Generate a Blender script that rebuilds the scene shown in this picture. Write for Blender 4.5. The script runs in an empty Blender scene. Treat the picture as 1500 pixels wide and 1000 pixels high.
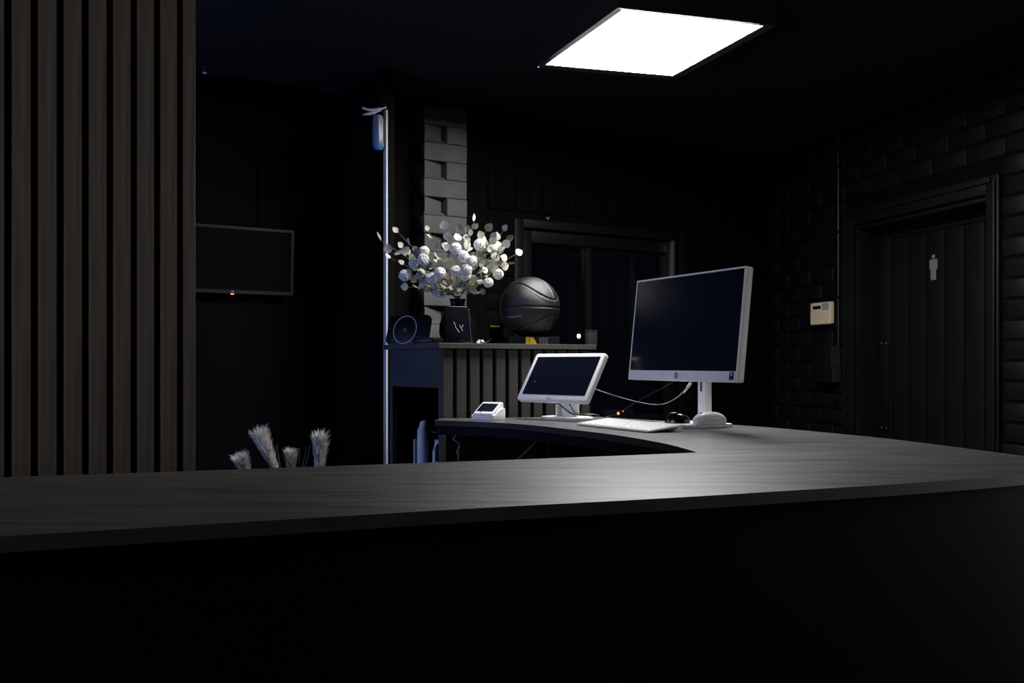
import bpy, bmesh, math, random
from mathutils import Vector, Matrix, noise
random.seed(7)
PI = math.pi
scene = bpy.context.scene
COL = scene.collection

# ------------------------------------------------------------------ camera, world, exposure
H = 1.28                        # eye height
cam_d = bpy.data.cameras.new('camera'); cam_d.sensor_width = 36; cam_d.lens = 36
cam_d.shift_y = 32 / 1500       # horizon a little under the middle
cam_d.clip_start = .05
cam = bpy.data.objects.new('camera', cam_d); COL.objects.link(cam)
cam.location = (0, 0, H); cam.rotation_euler = (PI / 2, 0, 0)
scene.camera = cam
w = bpy.data.worlds.new('night'); scene.world = w; w.use_nodes = True
w.node_tree.nodes['Background'].inputs[0].default_value = (.35, .5, 1, 1)
w.node_tree.nodes['Background'].inputs[1].default_value = .0035
vs = scene.view_settings
vs.view_transform = 'Standard'; vs.look = 'None'; vs.gamma = 1; vs.use_curve_mapping = False
vs.exposure = 0.0
PANEL_L = 46.0                  # ceiling panel radiance
FOYER_W = 36.0                  # light through the assumed, unseen foyer window, left behind the camera (W)
WIN_W = 22.0                    # assumed dusk light through an unseen side window (W)
SIDE_W = 9.0                   # light through the assumed, unseen window in the right wall, beside the camera (W)
DESK = 1.09                     # worktop height
CEIL = 2.53

# ------------------------------------------------------------------ room axes
A = Vector((.8412, .5407, 0)); B = Vector((-.5407, .8412, 0)); ANG = math.atan2(A.y, A.x)
W0 = Vector((-.39, 5.0, 0))                 # back wall passes here
def RW(s, n, z=0): return W0 + A * s - B * n + Vector((0, 0, z))     # s along back wall, n out of it
RC = Vector((1.578, 6.265, 0)); RD = Vector((.2425, -.970, 0)).normalized(); RANG = math.atan2(RD.y, RD.x)

# ------------------------------------------------------------------ materials
def mat(name, col, rough=.5, metal=0, var=0, vscale=(20, 20, 20), bump=0, bscale=60, spec=.5, emit=None, es=0, coat=0, trans=0, ior=1.5):
    m = bpy.data.materials.new(name); m.use_nodes = True
    nt = m.node_tree; p = nt.nodes['Principled BSDF']
    c = (*col, 1)
    p.inputs['Base Color'].default_value = c; p.inputs['Roughness'].default_value = rough
    p.inputs['Metallic'].default_value = metal; p.inputs['Specular IOR Level'].default_value = spec
    p.inputs['Coat Weight'].default_value = coat; p.inputs['Transmission Weight'].default_value = trans
    p.inputs['IOR'].default_value = ior
    if emit:
        p.inputs['Emission Color'].default_value = (*emit, 1); p.inputs['Emission Strength'].default_value = es
    if var or bump:
        tc = nt.nodes.new('ShaderNodeTexCoord')
    if var:
        mp = nt.nodes.new('ShaderNodeMapping'); mp.inputs['Scale'].default_value = vscale
        nz = nt.nodes.new('ShaderNodeTexNoise'); nz.inputs['Scale'].default_value = 1; nz.inputs['Detail'].default_value = 5
        rp = nt.nodes.new('ShaderNodeMapRange'); rp.inputs[1].default_value = .3; rp.inputs[2].default_value = .7
        rp.inputs[3].default_value = 1 - var; rp.inputs[4].default_value = 1 + var
        mx = nt.nodes.new('ShaderNodeMix'); mx.data_type = 'RGBA'; mx.blend_type = 'MULTIPLY'; mx.inputs[0].default_value = 1
        mx.inputs[6].default_value = c
        nt.links.new(tc.outputs['Object'], mp.inputs[0]); nt.links.new(mp.outputs[0], nz.inputs[0])
        nt.links.new(nz.outputs[0], rp.inputs[0]); nt.links.new(rp.outputs[0], mx.inputs[7]); nt.links.new(mx.outputs[2], p.inputs['Base Color'])
    if bump:
        n2 = nt.nodes.new('ShaderNodeTexNoise'); n2.inputs['Scale'].default_value = bscale; n2.inputs['Detail'].default_value = 3
        bp = nt.nodes.new('ShaderNodeBump'); bp.inputs['Strength'].default_value = bump; bp.inputs['Distance'].default_value = .004
        nt.links.new(tc.outputs['Object'], n2.inputs[0]); nt.links.new(n2.outputs[0], bp.inputs['Height']); nt.links.new(bp.outputs[0], p.inputs['Normal'])
    return m
M = {}
M['wall'] = mat('black_wall_paint', (.0025, .0025, .003), .75, var=.2, vscale=(3, 3, 3), bump=.3, bscale=40, spec=.06)
M['brick'] = mat('black_painted_brick', (.0037, .0037, .0042), .6, var=.3, vscale=(9, 9, 9), bump=.5, bscale=45, spec=.18)
M['ceil'] = mat('black_ceiling_paint', (.0014, .0014, .0016), .85, var=.2, vscale=(4, 4, 4))
M['floor'] = mat('dark_vinyl_floor', (.02, .019, .018), .6, var=.3, vscale=(2, 12, 2))
M['grey_brick'] = mat('grey_painted_brick', (.112, .112, .115), .8, var=.12, vscale=(14, 14, 14), bump=.35, bscale=70)
M['slat'] = mat('dark_walnut_veneer', (.125, .108, .098), .6, var=.38, vscale=(90, 90, 2.2), bump=.15, bscale=120)
M['slat2'] = mat('charcoal_oak_veneer', (.062, .06, .057), .6, var=.32, vscale=(110, 110, 2.5), bump=.15, bscale=120)
M['felt'] = mat('black_felt', (.003, .003, .003), .95, var=.3, vscale=(200, 200, 200), spec=.03)
M['top'] = mat('dark_laminate', (.085, .08, .076), .37, var=.26, vscale=(5, 42, 5), bump=.05, bscale=50, spec=.68)
M['edge'] = mat('dark_edge_band', (.032, .029, .028), .6, var=.3, vscale=(10, 10, 60), spec=.25)
M['body'] = mat('black_counter_board', (.0015, .0015, .0018), .7, var=.25, vscale=(5, 5, 5), bump=.05, bscale=90, spec=.05)
M['navy'] = mat('black_cabinet_board', (.055, .055, .06), .55, var=.2, vscale=(6, 6, 6))
M['white'] = mat('white_plastic', (.86, .86, .85), .4, var=.03, vscale=(30, 30, 30))
M['silver'] = mat('silver_plastic', (.8, .8, .82), .42, var=.03, vscale=(40, 40, 40))
M['key'] = mat('white_key', (.82, .82, .82), .5, var=.02, vscale=(50, 50, 50))
M['screen'] = mat('dark_screen_glass', (.006, .008, .019), .2, var=.1, vscale=(3, 3, 3), spec=.35)
M['tvscreen'] = mat('matt_tv_screen', (.0012, .0012, .0014), .7, var=.1, vscale=(3, 3, 3), spec=.08)
M['phone'] = mat('phone_black', (.005, .005, .009), .1, var=.1, vscale=(30, 30, 30), spec=.25)
M['lockgrey'] = mat('grey_lock_case', (.06, .065, .065), .5, var=.1, vscale=(30, 30, 30))
M['apron'] = mat('black_apron_board', (.006, .006, .008), .6, var=.2, vscale=(6, 6, 6), spec=.06)
M['blackplastic'] = mat('black_plastic', (.006, .006, .008), .4, var=.15, vscale=(30, 30, 30), spec=.25)
M['gloss'] = mat('glossy_black', (.006, .006, .007), .16, var=.1, vscale=(30, 30, 30), coat=.5)
M['rubber'] = mat('black_rubber', (.008, .008, .009), .36, var=.2, vscale=(60, 60, 60), bump=.5, bscale=420, spec=.6)
M['seam'] = mat('seam_rubber', (.008, .008, .008), .5, var=.2, vscale=(60, 60, 60))
M['ink'] = mat('white_print', (.6, .6, .65), .6, var=.05, vscale=(90, 90, 90))
M['grey_ink'] = mat('grey_print', (.1, .105, .12), .6, var=.05, vscale=(90, 90, 90))
M['blueink'] = mat('dark_blue_sticker', (.01, .014, .06), .4, var=.1, vscale=(90, 90, 90))
M['yellow'] = mat('yellow_card', (.75, .5, .01), .5, var=.06, vscale=(60, 60, 60))
M['carton'] = mat('navy_carton', (.006, .007, .016), .5, var=.15, vscale=(30, 30, 30), spec=.15)
M['petal'] = mat('white_petal', (.93, .93, .9), .7, var=.06, vscale=(150, 150, 150))
M['leaf'] = mat('dusty_leaf', (.36, .36, .30), .6, var=.25, vscale=(60, 60, 60))
M['leaf2'] = mat('pale_leaf', (.6, .59, .52), .6, var=.15, vscale=(60, 60, 60))
M['leaf3'] = mat('grey_leaf', (.2, .2, .17), .6, var=.25, vscale=(60, 60, 60))
M['stem'] = mat('green_stem', (.19, .19, .09), .6, var=.2, vscale=(60, 60, 60))
M['pampas'] = mat('cream_plume', (.85, .82, .76), .9, var=.15, vscale=(80, 80, 80))
M['ceramic'] = mat('black_ceramic', (.004, .004, .004), .3, var=.15, vscale=(20, 20, 20), spec=.12)
M['post'] = mat('white_gloss_paint', (.6, .6, .62), .5, var=.05, vscale=(20, 20, 5))
M['sleeve'] = mat('pale_blue_plastic', (.2, .23, .3), .4, var=.25, vscale=(120, 120, 8))
M['cap'] = mat('blue_plastic', (.04, .16, .36), .4, var=.1, vscale=(60, 60, 60))
M['bluewhite'] = mat('white_can', (.8, .8, .8), .45, var=.08, vscale=(60, 60, 8))
M['beige'] = mat('cream_plastic', (.8, .68, .45), .45, var=.04, vscale=(30, 30, 30))
M['lcd'] = mat('grey_lcd', (.36, .38, .36), .3, var=.05, vscale=(30, 30, 30))
M['doorpaint'] = mat('black_door_paint', (.006, .006, .0065), .5, var=.2, vscale=(40, 40, 4), spec=.2)
M['trim'] = mat('black_trim_gloss', (.006, .006, .0065), .42, var=.2, vscale=(30, 30, 5), spec=.3)
M['symbol'] = mat('brushed_symbol', (.2, .2, .22), .5, var=.08, vscale=(60, 60, 60))
M['cable'] = mat('grey_cable', (.28, .28, .28), .5, var=.05, vscale=(60, 60, 60))
M['dcable'] = mat('black_cable', (.01, .01, .01), .45, var=.1, vscale=(60, 60, 60))
M['steel'] = mat('grey_metal', (.35, .35, .36), .35, .8, var=.08, vscale=(60, 60, 10))
M['frame'] = mat('black_metal_frame', (.03, .03, .032), .4, .3, var=.1, vscale=(30, 30, 30))
M['diff'] = mat('lamp_diffuser', (.9, .9, .9), .5, emit=(1.0, .985, .97), es=PANEL_L)
M['led_red'] = mat('red_led', (.5, .02, .01), .4, emit=(1, .12, .05), es=4)
M['led_orange'] = mat('orange_led', (.6, .2, .02), .4, emit=(1, .32, .06), es=4)
M['ring'] = mat('violet_light_ring', (.4, .4, .5), .4, emit=(.62, .55, 1), es=.16)
M['bulb'] = mat('lit_bulb', (.9, .9, .8), .4, emit=(1, .95, .75), es=9)
M['glass'] = mat('window_glass', (.55, .6, .6), .02, trans=1, ior=1.3)
M['tvframe'] = mat('tv_bezel', (.022, .022, .03), .45, var=.1, vscale=(40, 40, 40), spec=.2)

# ------------------------------------------------------------------ mesh helpers
class MB:
    def __init__(s): s.bm = bmesh.new()
    def _bev(s, verts, bev, seg=2):
        if bev:
            es = list({e for v in verts for e in v.link_edges})
            bmesh.ops.bevel(s.bm, geom=es, offset=bev, segments=seg, profile=.5, affect='EDGES')
    def box(s, x0, x1, y0, y1, z0, z1, bev=0, mx=None, seg=2):
        r = bmesh.ops.create_cube(s.bm, size=1)['verts']
        for v in r: v.co = Vector((x0 + (v.co.x + .5) * (x1 - x0), y0 + (v.co.y + .5) * (y1 - y0), z0 + (v.co.z + .5) * (z1 - z0)))
        if mx: bmesh.ops.transform(s.bm, matrix=mx, verts=r)
        s._bev(r, bev, seg); return s
    def prism(s, poly, z0, z1, bev=0, mx=None, caps_only=False):
        b = [s.bm.verts.new((p[0], p[1], z0)) for p in poly]; t = [s.bm.verts.new((p[0], p[1], z1)) for p in poly]
        n = len(poly); s.bm.faces.new(list(reversed(b))); s.bm.faces.new(t)
        for i in range(n): s.bm.faces.new((b[i], b[(i + 1) % n], t[(i + 1) % n], t[i]))
        if mx: bmesh.ops.transform(s.bm, matrix=mx, verts=b + t)
        if bev:
            es = [e for e in {e for v in b + t for e in v.link_edges} if (e.verts[0] in t) == (e.verts[1] in t)]
            bmesh.ops.bevel(s.bm, geom=es, offset=bev, segments=2, profile=.5, affect='EDGES')
        return s
    def tube(s, pts, r, seg=6, caps=True):
        pts = [Vector(p) for p in pts]; rings = []
        rr = r if isinstance(r, (list, tuple)) else [r] * len(pts)
        for i, p in enumerate(pts):
            t = (pts[min(i + 1, len(pts) - 1)] - pts[max(i - 1, 0)]).normalized()
            u = t.cross(Vector((0, 0, 1)));  u = t.cross(Vector((1, 0, 0))) if u.length < .1 else u
            u.normalize(); v = t.cross(u)
            rings.append([s.bm.verts.new(p + (u * math.cos(2 * PI * k / seg) + v * math.sin(2 * PI * k / seg)) * rr[i]) for k in range(seg)])
        for a, b in zip(rings, rings[1:]):
            for k in range(seg): s.bm.faces.new((a[k], a[(k + 1) % seg], b[(k + 1) % seg], b[k]))
        if caps: s.bm.faces.new(list(reversed(rings[0]))); s.bm.faces.new(rings[-1])
        return s
    def lathe(s, prof, seg=32, c=(0, 0, 0), mx=None):
        rings = []; allv = []
        for r, z in prof:
            if r < 1e-6: ring = [s.bm.verts.new((c[0], c[1], c[2] + z))]
            else: ring = [s.bm.verts.new((c[0] + r * math.cos(2 * PI * k / seg), c[1] + r * math.sin(2 * PI * k / seg), c[2] + z)) for k in range(seg)]
            rings.append(ring); allv += ring
        for a, b in zip(rings, rings[1:]):
            for k in range(seg):
                k2 = (k + 1) % seg
                q = [a[k % len(a)], a[k2 % len(a)], b[k2 % len(b)], b[k % len(b)]]
                q2 = []
                for v in q:
                    if v not in q2: q2.append(v)
                if len(q2) > 2: s.bm.faces.new(q2)
        if mx: bmesh.ops.transform(s.bm, matrix=mx, verts=allv)
        return s
    def raw(s, vs, fs, mx=None):
        v = [s.bm.verts.new(mx @ Vector(p) if mx else p) for p in vs]
        for f in fs: s.bm.faces.new([v[i] for i in f])
        return s
    def mesh(s, name, m, smooth=35):
        bmesh.ops.recalc_face_normals(s.bm, faces=s.bm.faces)
        me = bpy.data.meshes.new(name); s.bm.to_mesh(me); s.bm.free()
        if m: me.materials.append(M[m])
        if smooth:
            me.shade_smooth()
            me.set_sharp_from_angle(angle=math.radians(smooth))
        return me
    def obj(s, name, m, parent=None, smooth=35, label=None):
        return link(name, s.mesh(name, m, smooth), parent, label=label)
def link(name, me, parent=None, mx=None, label=None):
    o = bpy.data.objects.new(name, me); COL.objects.link(o); o.parent = parent
    if mx is not None: o.matrix_basis = mx
    if label: o['label'] = label
    return o
def tag(o, label, cat, group=None):
    o['label'] = label; o['category'] = cat
    if group: o['group'] = group
    return o
def thing(name, label, cat, loc=(0, 0, 0), rz=0, group=None):
    o = bpy.data.objects.new(name, None); COL.objects.link(o); o.empty_display_size = .05
    o.location = loc; o.rotation_euler = (0, 0, rz)
    return tag(o, label, cat, group)
def struct(name, loc=(0, 0, 0), rz=0, mb=None, m=None, label=None, smooth=0):
    o = bpy.data.objects.new(name, mb.mesh(name, m, smooth) if mb else None); COL.objects.link(o)
    o.location = loc; o.rotation_euler = (0, 0, rz); o['kind'] = 'structure'
    o['label'] = label; o['category'] = name.split('_')[0]
    return o
def rrect(w, h, r, seg=5):
    pts = []
    for cx, cy, a0 in ((w / 2 - r, h / 2 - r, 0), (-w / 2 + r, h / 2 - r, 90), (-w / 2 + r, -h / 2 + r, 180), (w / 2 - r, -h / 2 + r, 270)):
        for k in range(seg + 1):
            a = math.radians(a0 + 90 * k / seg); pts.append((cx + r * math.cos(a), cy + r * math.sin(a)))
    return pts
def ellipse(a, b, n=40): return [(a * math.cos(2 * PI * k / n), b * math.sin(2 * PI * k / n)) for k in range(n)]
def catmull(pts, n=5):
    out = []
    for i in range(len(pts) - 1):
        p0 = Vector(pts[max(i - 1, 0)]); p1 = Vector(pts[i]); p2 = Vector(pts[i + 1]); p3 = Vector(pts[min(i + 2, len(pts) - 1)])
        for k in range(n):
            t = k / n
            out.append(.5 * ((2 * p1) + (p2 - p0) * t + (2 * p0 - 5 * p1 + 4 * p2 - p3) * t * t + (3 * p1 - p0 - 3 * p2 + p3) * t ** 3))
    out.append(Vector(pts[-1])); return out
def text_mesh(name, body, size, m, extr=.0004):
    cu = bpy.data.curves.new(name, 'FONT'); cu.body = body; cu.size = size; cu.extrude = extr; cu.align_x = 'CENTER'; cu.align_y = 'CENTER'; cu.resolution_u = 3
    o = bpy.data.objects.new(name, cu); COL.objects.link(o)
    dg = bpy.context.evaluated_depsgraph_get(); me = bpy.data.meshes.new_from_object(o.evaluated_get(dg))
    bpy.data.objects.remove(o); bpy.data.curves.remove(cu)
    me.materials.clear(); me.materials.append(M[m]); return me
def px(x, y, Y): return Vector(((x - 750) / 1500 * Y, Y, H + (532 - y) / 1500 * Y))     # a point measured on the photograph at depth Y
STAND = Matrix.Rotation(PI / 2, 4, 'X')         # xy plane -> xz plane (facing -y)

# ================================================================== THE ROOM
mb = MB().box(-9, 9, -6, 10, -.1, 0); struct('floor', mb=mb, m='floor', label='dark vinyl floor of the reception')
mb = MB().box(-9, 9, -6, 6.9, CEIL, CEIL + .1); struct('ceiling', mb=mb, m='ceil', label='matt black painted ceiling')
# back wall with window opening (local x = s, y back)
WS0, WS1, WZ0, WZ1 = .53, 1.60, .92, 1.98
mb = MB()
mb.box(-2.75, WS0, 0, .2, 0, CEIL); mb.box(WS1, 2.36, 0, .2, 0, CEIL)
mb.box(WS0, WS1, 0, .2, 0, WZ0); mb.box(WS0, WS1, 0, .2, WZ1, CEIL)
wb = struct('wall_back', W0, ANG, mb, 'wall', 'black painted brick back wall with dark window')
# right wall with door opening (local x = u from the far corner, y back/outwards)
D0, D1, DZ = .907, 1.943, 2.01
mb = MB()
mb.box(-.15, D0, 0, .22, 0, CEIL); mb.box(D1, 4.0, 0, .22, 0, CEIL); mb.box(5.2, 9.0, 0, .22, 0, CEIL); mb.box(4, 5.2, 0, .22, 0, .8); mb.box(4, 5.2, 0, .22, 2.1, CEIL); mb.box(D0, D1, 0, .22, DZ, CEIL)  # opening past the door is for the assumed window
mb.box(D0 - .1, D1 + .1, .22, .26, 0, CEIL)
wr = struct('wall_right', RC, RANG, mb, 'wall', 'black painted brick wall around the toilet door')
# bricks
def brick_mesh(w, h, d, k, m='brick'):
    mb = MB().box(0, w, -d, .004, 0, h, .006, seg=2)
    for v in mb.bm.verts:
        v.co += Vector((noise.noise(v.co * 25 + Vector((k, 0, 0))), noise.noise(v.co * 25 + Vector((0, k, 3))), noise.noise(v.co * 25 + Vector((5, k, 0))))) * .0035
    return mb.mesh('brick', m, 50)
full = [brick_mesh(.23, .077, .007, k) for k in range(5)]; full_w = [brick_mesh(.23, .077, .007, k + 9, 'wall') for k in range(5)]
def lay(parent, u0, u1, z0, z1, blocks=(), gap=.24, kinds=full):
    k = 0; z = z0
    while z < z1 - .05:
        u = u0 - (.12 if k % 2 else 0)
        while u < u1 - .02:
            a, b = max(u, u0), min(u + .23, u1)
            for (c0, c1, cz0, cz1) in blocks:
                if z + .076 > cz0 and z < cz1:
                    if a < c1 and b > c0:
                        if a < c0 - .03: b = c0
                        elif b > c1 + .03: a = c1
                        else: a = b = 0
            if b - a > .03:
                me = random.choice(kinds); s = (b - a) / .23
                mx = Matrix.Translation((a, random.uniform(-.002, .003), z)) @ Matrix.Rotation(random.uniform(-.006, .006), 4, 'Y') @ Matrix.Diagonal((s, 1, 1, 1))
                link('brick', me, parent, mx)
            u += gap
        z += .086; k += 1
ZB = .005
lay(wr, 0, 2.75, ZB, CEIL, [(D0 - .075, D1 + .075, 0, DZ + .075)])
lay(wb, .31, 2.34, .005, CEIL, [(WS0 - .05, WS1 + .05, 0, 2.30), (.3, 1.86, 2.03, 2.30)], kinds=full_w)
sol = MB().box(0, .074, -.013, .004, 0, .226, .006).mesh('brick', 'wall', 50)
for k in range(18):                      # soldier course over the window
    link('brick', sol, wb, Matrix.Translation((.315 + k * .085, random.uniform(-.004, .002), 2.062)))
# window
w1 = struct('window_1', W0, ANG, None, None, 'dark framed window in the back wall')
mb = MB()
mb.box(WS0, WS0 + .07, .02, .12, WZ0, WZ1, .004); mb.box(WS1 - .07, WS1, .02, .12, WZ0, WZ1, .004)
mb.box(WS0 + .07, WS1 - .07, .02, .12, WZ1 - .07, WZ1, .004); mb.box(WS0 + .07, WS1 - .07, .02, .12, WZ0, WZ0 + .07, .004)
mb.box(.965, 1.004, .03, .08, WZ0 + .07, WZ1 - .07, .004); mb.obj('window_frame', 'trim', w1)
MB().box(WS0 + .07, .965, .055, .061, WZ0 + .07, WZ1 - .07).obj('pane', 'glass', w1)
MB().box(1.004, WS1 - .07, .055, .061, WZ0 + .07, WZ1 - .07).obj('pane', 'glass', w1)
MB().box(WS0 - .05, WS1 + .05, -.04, .1, WZ0 - .035, WZ0, .004).obj('window_sill', 'trim', w1)
MB().box(1.548, 1.566, -.004, .02, 1.6, 1.985, .002).obj('frame_strip', 'steel', w1, label='bare grey metal strip')
mb = MB().box(WS0 - .055, WS0, -.012, .03, WZ0, WZ1 + .045, .003).box(WS1, WS1 + .055, -.012, .03, WZ0, WZ1 + .045, .003).box(WS0, WS1, -.012, .03, WZ1, WZ1 + .045, .003)
mb.obj('window_trim', 'trim', w1)
# door
d1 = struct('door_1', RC, RANG, None, None, 'black boarded toilet door with a figure sign')
mb = MB()
for u0, u1 in ((D0, D0 + .03), (D1 - .03, D1)): mb.box(u0, u1, .005, .22, 0, DZ, .003)
mb.box(D0 + .03, D1 - .03, .005, .22, DZ - .03, DZ, .003)
mb.obj('door_frame', 'trim', d1)
mb = MB()
for u0, u1 in ((D0 - .07, D0 + .008), (D1 - .008, D1 + .07)):
    mb.box(u0, u1, -.022, .004, 0, DZ + .07, .006)
    mb.box(u0 + .012 if u0 < 1 else u0 + .045, u0 + .034 if u0 < 1 else u0 + .066, -.034, -.02, 0, DZ + .05, .006)
mb.box(D0 + .008, D1 - .008, -.022, .004, DZ - .008, DZ + .07, .006); mb.box(D0 - .03, D1 + .03, -.034, -.02, DZ + .036, DZ + .058, .006)
mb.obj('architrave', 'trim', d1)
lf = MB().box(D0 + .033, D1 - .033, .150, .18, .01, DZ - .034).obj('door_leaf', 'doorpaint', d1, 0)
mb = MB().box(D0 + .033, 1.034, .134, .151, .01, DZ - .034, .003).box(1.868, D1 - .033, .134, .151, .01, DZ - .034, .003)
mb.box(1.034, 1.868, .134, .151, 1.927, DZ - .034, .003); mb.obj('rail', 'doorpaint', lf)
bd = MB().box(.004, .135, .139, .152, .012, 1.925, .005).mesh('board', 'doorpaint', 40)
for k in range(6): link('board', bd, lf, Matrix.Translation((1.034 + k * .139, 0, 0)))
pp = MB().box(.952, 1.022, .124, .135, .93, 1.40, .004).obj('push_plate', 'blackplastic', d1)
for z in (.945, 1.385):
    for u in (.966, 1.008): MB().lathe([(0, .003), (.004, .002), (.005, 0)], 10, (0, 0, 0), Matrix.Translation((u, .124, z)) @ STAND).obj('screw', 'steel', pp)
# male figure sign
def fig():
    mb = MB(); q = Matrix.Translation((1.381, .1335, 1.683)) @ STAND @ Matrix.Diagonal((1.25, 1, 1, 1))
    mb.prism([(0 + .0095 * math.cos(2 * PI * k / 18), .1135 + .0105 * math.sin(2 * PI * k / 18)) for k in range(18)], 0, .003, mx=q)
    body = [(-.015, .101), (.015, .101), (.021, .099), (.0235, .093), (.0235, .054), (.0205, .0505), (.0172, .053), (.0172, .056), (.0158, .052), (.0158, .003),
            (.0125, 0), (.0035, 0), (.0008, .003), (.0004, .05), (-.0004, .05), (-.0008, .003), (-.0035, 0), (-.0125, 0), (-.0158, .003), (-.0158, .052), (-.0172, .056), (-.0172, .053), (-.0205, .0505), (-.0235, .054), (-.0235, .093), (-.021, .099)]
    mb.prism(body, 0, .003, mx=q)
    return mb.obj('figure_sign', 'symbol', d1, 30, label='pale grey standing male figure symbol')
fig()
# brick pier, grey, every second course with a set-back header
pier = struct('wall_pier', W0, ANG, MB().box(-.112, .118, -.01, .02, 0, CEIL - .02), 'grey_brick', 'grey painted brick pier with toothed set-back headers behind the bouquet')
pf = MB().box(-.115, .118, -.135, -.008, 0, .0835, .0035); 
for v in pf.bm.verts: v.co += Vector((noise.noise(v.co * 30), noise.noise(v.co * 31 + Vector((4, 0, 0))), noise.noise(v.co * 29 + Vector((0, 9, 0))))) * .0025
pf = pf.mesh('brick', 'grey_brick', 50)
ph = MB().box(.008, .118, -.135, -.008, 0, .0835, .003).mesh('brick', 'grey_brick', 50)
hb = MB()                                   # the set-back header: face leans in to the right and has a sloped ledge
hb.raw([(-.115, -.132, 0), (.008, -.126, 0), (.008, -.008, 0), (-.115, -.008, 0), (-.108, -.127, .02), (.004, -.085, .022), (-.108, -.127, .0835), (.004, -.085, .0835), (.008, -.008, .0835), (-.115, -.008, .0835)],
       [(0, 1, 5, 4), (4, 5, 7, 6), (0, 3, 2, 1), (6, 7, 8, 9), (0, 4, 6, 9, 3), (1, 2, 8, 7, 5)])
hb = hb.mesh('brick', 'grey_brick', 20)
for k in range(29):
    z = .002 + k * .0862
    if k % 2 == 0: link('brick', pf, pier, Matrix.Translation((random.uniform(-.002, .002), random.uniform(-.002, .002), z)))
    else:
        link('brick', ph, pier, Matrix.Translation((random.uniform(-.001, .002), random.uniform(-.002, .002), z)))
        link('brick', hb, pier, Matrix.Translation((0, 0, z)))
# side room to the left of the pier: partition, wall with assumed window, slat partition's continuation, foyer shell
MB_ = MB().box(-.5, -.43, -.36, 0, 0, CEIL)
PS = (Vector((-.53, 4.3, 0)) - W0); ps_s = PS.dot(A); ps_n = -PS.dot(B)
struct('wall_partition', W0, ANG, MB().box(ps_s, ps_s + .055, -ps_n + .03, 0, 0, CEIL), 'wall', 'short black partition behind the white post')
LW = -2.7; SN = 1.88
mb = MB().box(LW - .15, LW, -.35, 0, 0, CEIL).box(LW - .15, LW, -SN, -1.55, 0, CEIL).box(LW - .15, LW, -1.55, -.35, 0, .7).box(LW - .15, LW, -1.55, -.35, 2.1, CEIL)
struct('wall_left', W0, ANG, mb, 'wall', 'black wall of the side room with an assumed window')
w2 = struct('window_assumed_2', W0, ANG, None, None, 'assumed side room window letting in blue dusk light')  # unseen window, assumed from the blue light on left-facing sides
mb = MB().box(LW - .1, LW - .03, -.40, -.35, .7, 2.1).box(LW - .1, LW - .03, -1.55, -1.50, .7, 2.1).box(LW - .1, LW - .03, -1.5, -.4, .7, .75).box(LW - .1, LW - .03, -1.5, -.4, 2.05, 2.1).box(LW - .1, LW - .03, -.97, -.93, .75, 2.05)
mb.obj('window_frame', 'trim', w2, 0)
ld = bpy.data.lights.new('assumed_dusk_light', 'AREA'); ld.shape = 'RECTANGLE'; ld.size = 1.2; ld.size_y = 1.4; ld.energy = WIN_W; ld.color = (.30, .43, 1.0)  # assumed blue light, placed outside the unseen window
lo = bpy.data.objects.new('assumed_dusk_light', ld); COL.objects.link(lo)
lo.location = RW(LW - .2, .95, 1.4)
lo.rotation_euler = (A).to_track_quat('-Z', 'Z').to_euler()
struct('wall_foyer', W0, ANG, MB().box(-5, LW, -SN - .1, -SN + .02, 0, CEIL).box(-5.15, -5, -8, -4.7, 0, CEIL).box(-5.15, -5, -2.6, -SN, 0, CEIL).box(-5.15, -5, -4.7, -2.6, 0, .7).box(-5.15, -5, -4.7, -2.6, 2.3, CEIL), 'wall', 'black foyer wall left of the slats')
w3 = struct('window_assumed_3', W0, ANG, None, None, 'assumed foyer window behind the counter front')  # unseen window, assumed from the dim light on the left slats
MB().box(-5.1, -5.03, -4.7, -4.65, .7, 2.3).box(-5.1, -5.03, -2.65, -2.6, .7, 2.3).box(-5.1, -5.03, -4.65, -2.65, .7, .75).box(-5.1, -5.03, -4.65, -2.65, 2.25, 2.3).box(-5.1, -5.03, -3.67, -3.63, .75, 2.25).obj('window_frame', 'trim', w3, 0)
ld = bpy.data.lights.new('assumed_foyer_light', 'AREA'); ld.shape = 'RECTANGLE'; ld.size = 2.1; ld.size_y = 1.6; ld.energy = FOYER_W; ld.color = (1.0, .9, .82)  # assumed light for the slats, placed to miss the brick pier
lo = bpy.data.objects.new('assumed_foyer_light', ld); COL.objects.link(lo)
lo.location = RW(-5.2, 3.65, 1.5); lo.rotation_euler = A.to_track_quat('-Z', 'Z').to_euler()
struct('wall_front', W0, ANG, MB().box(-5.15, 8, -8.15, -8, 0, CEIL), 'wall', 'black wall of the foyer')

w4 = struct('window_assumed_4', RC, RANG, None, None, 'assumed window in the right wall beside the foyer')  # unseen window added to house the assumed light from the right
MB().box(4, 4.05, .05, .12, .8, 2.1).box(5.15, 5.2, .05, .12, .8, 2.1).box(4.05, 5.15, .05, .12, .8, .85).box(4.05, 5.15, .05, .12, 2.05, 2.1).box(4.58, 4.62, .05, .12, .85, 2.05).obj('window_frame', 'trim', w4, 0)
ld = bpy.data.lights.new('assumed_side_light', 'AREA'); ld.shape = 'RECTANGLE'; ld.size = 1.2; ld.size_y = 1.3; ld.energy = SIDE_W; ld.spread = math.radians(112); ld.color = (.94, .97, 1.0)  # assumed fill for the monitor's side; spread narrowed to miss the pier
lo = bpy.data.objects.new('assumed_side_light', ld); COL.objects.link(lo)
RN = Vector((-RD.y, RD.x, 0)); lo.location = RC + RD * 4.6 + RN * .3 + Vector((0, 0, 1.45)); lo.rotation_euler = (-RN).to_track_quat('-Z', 'Z').to_euler()

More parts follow.
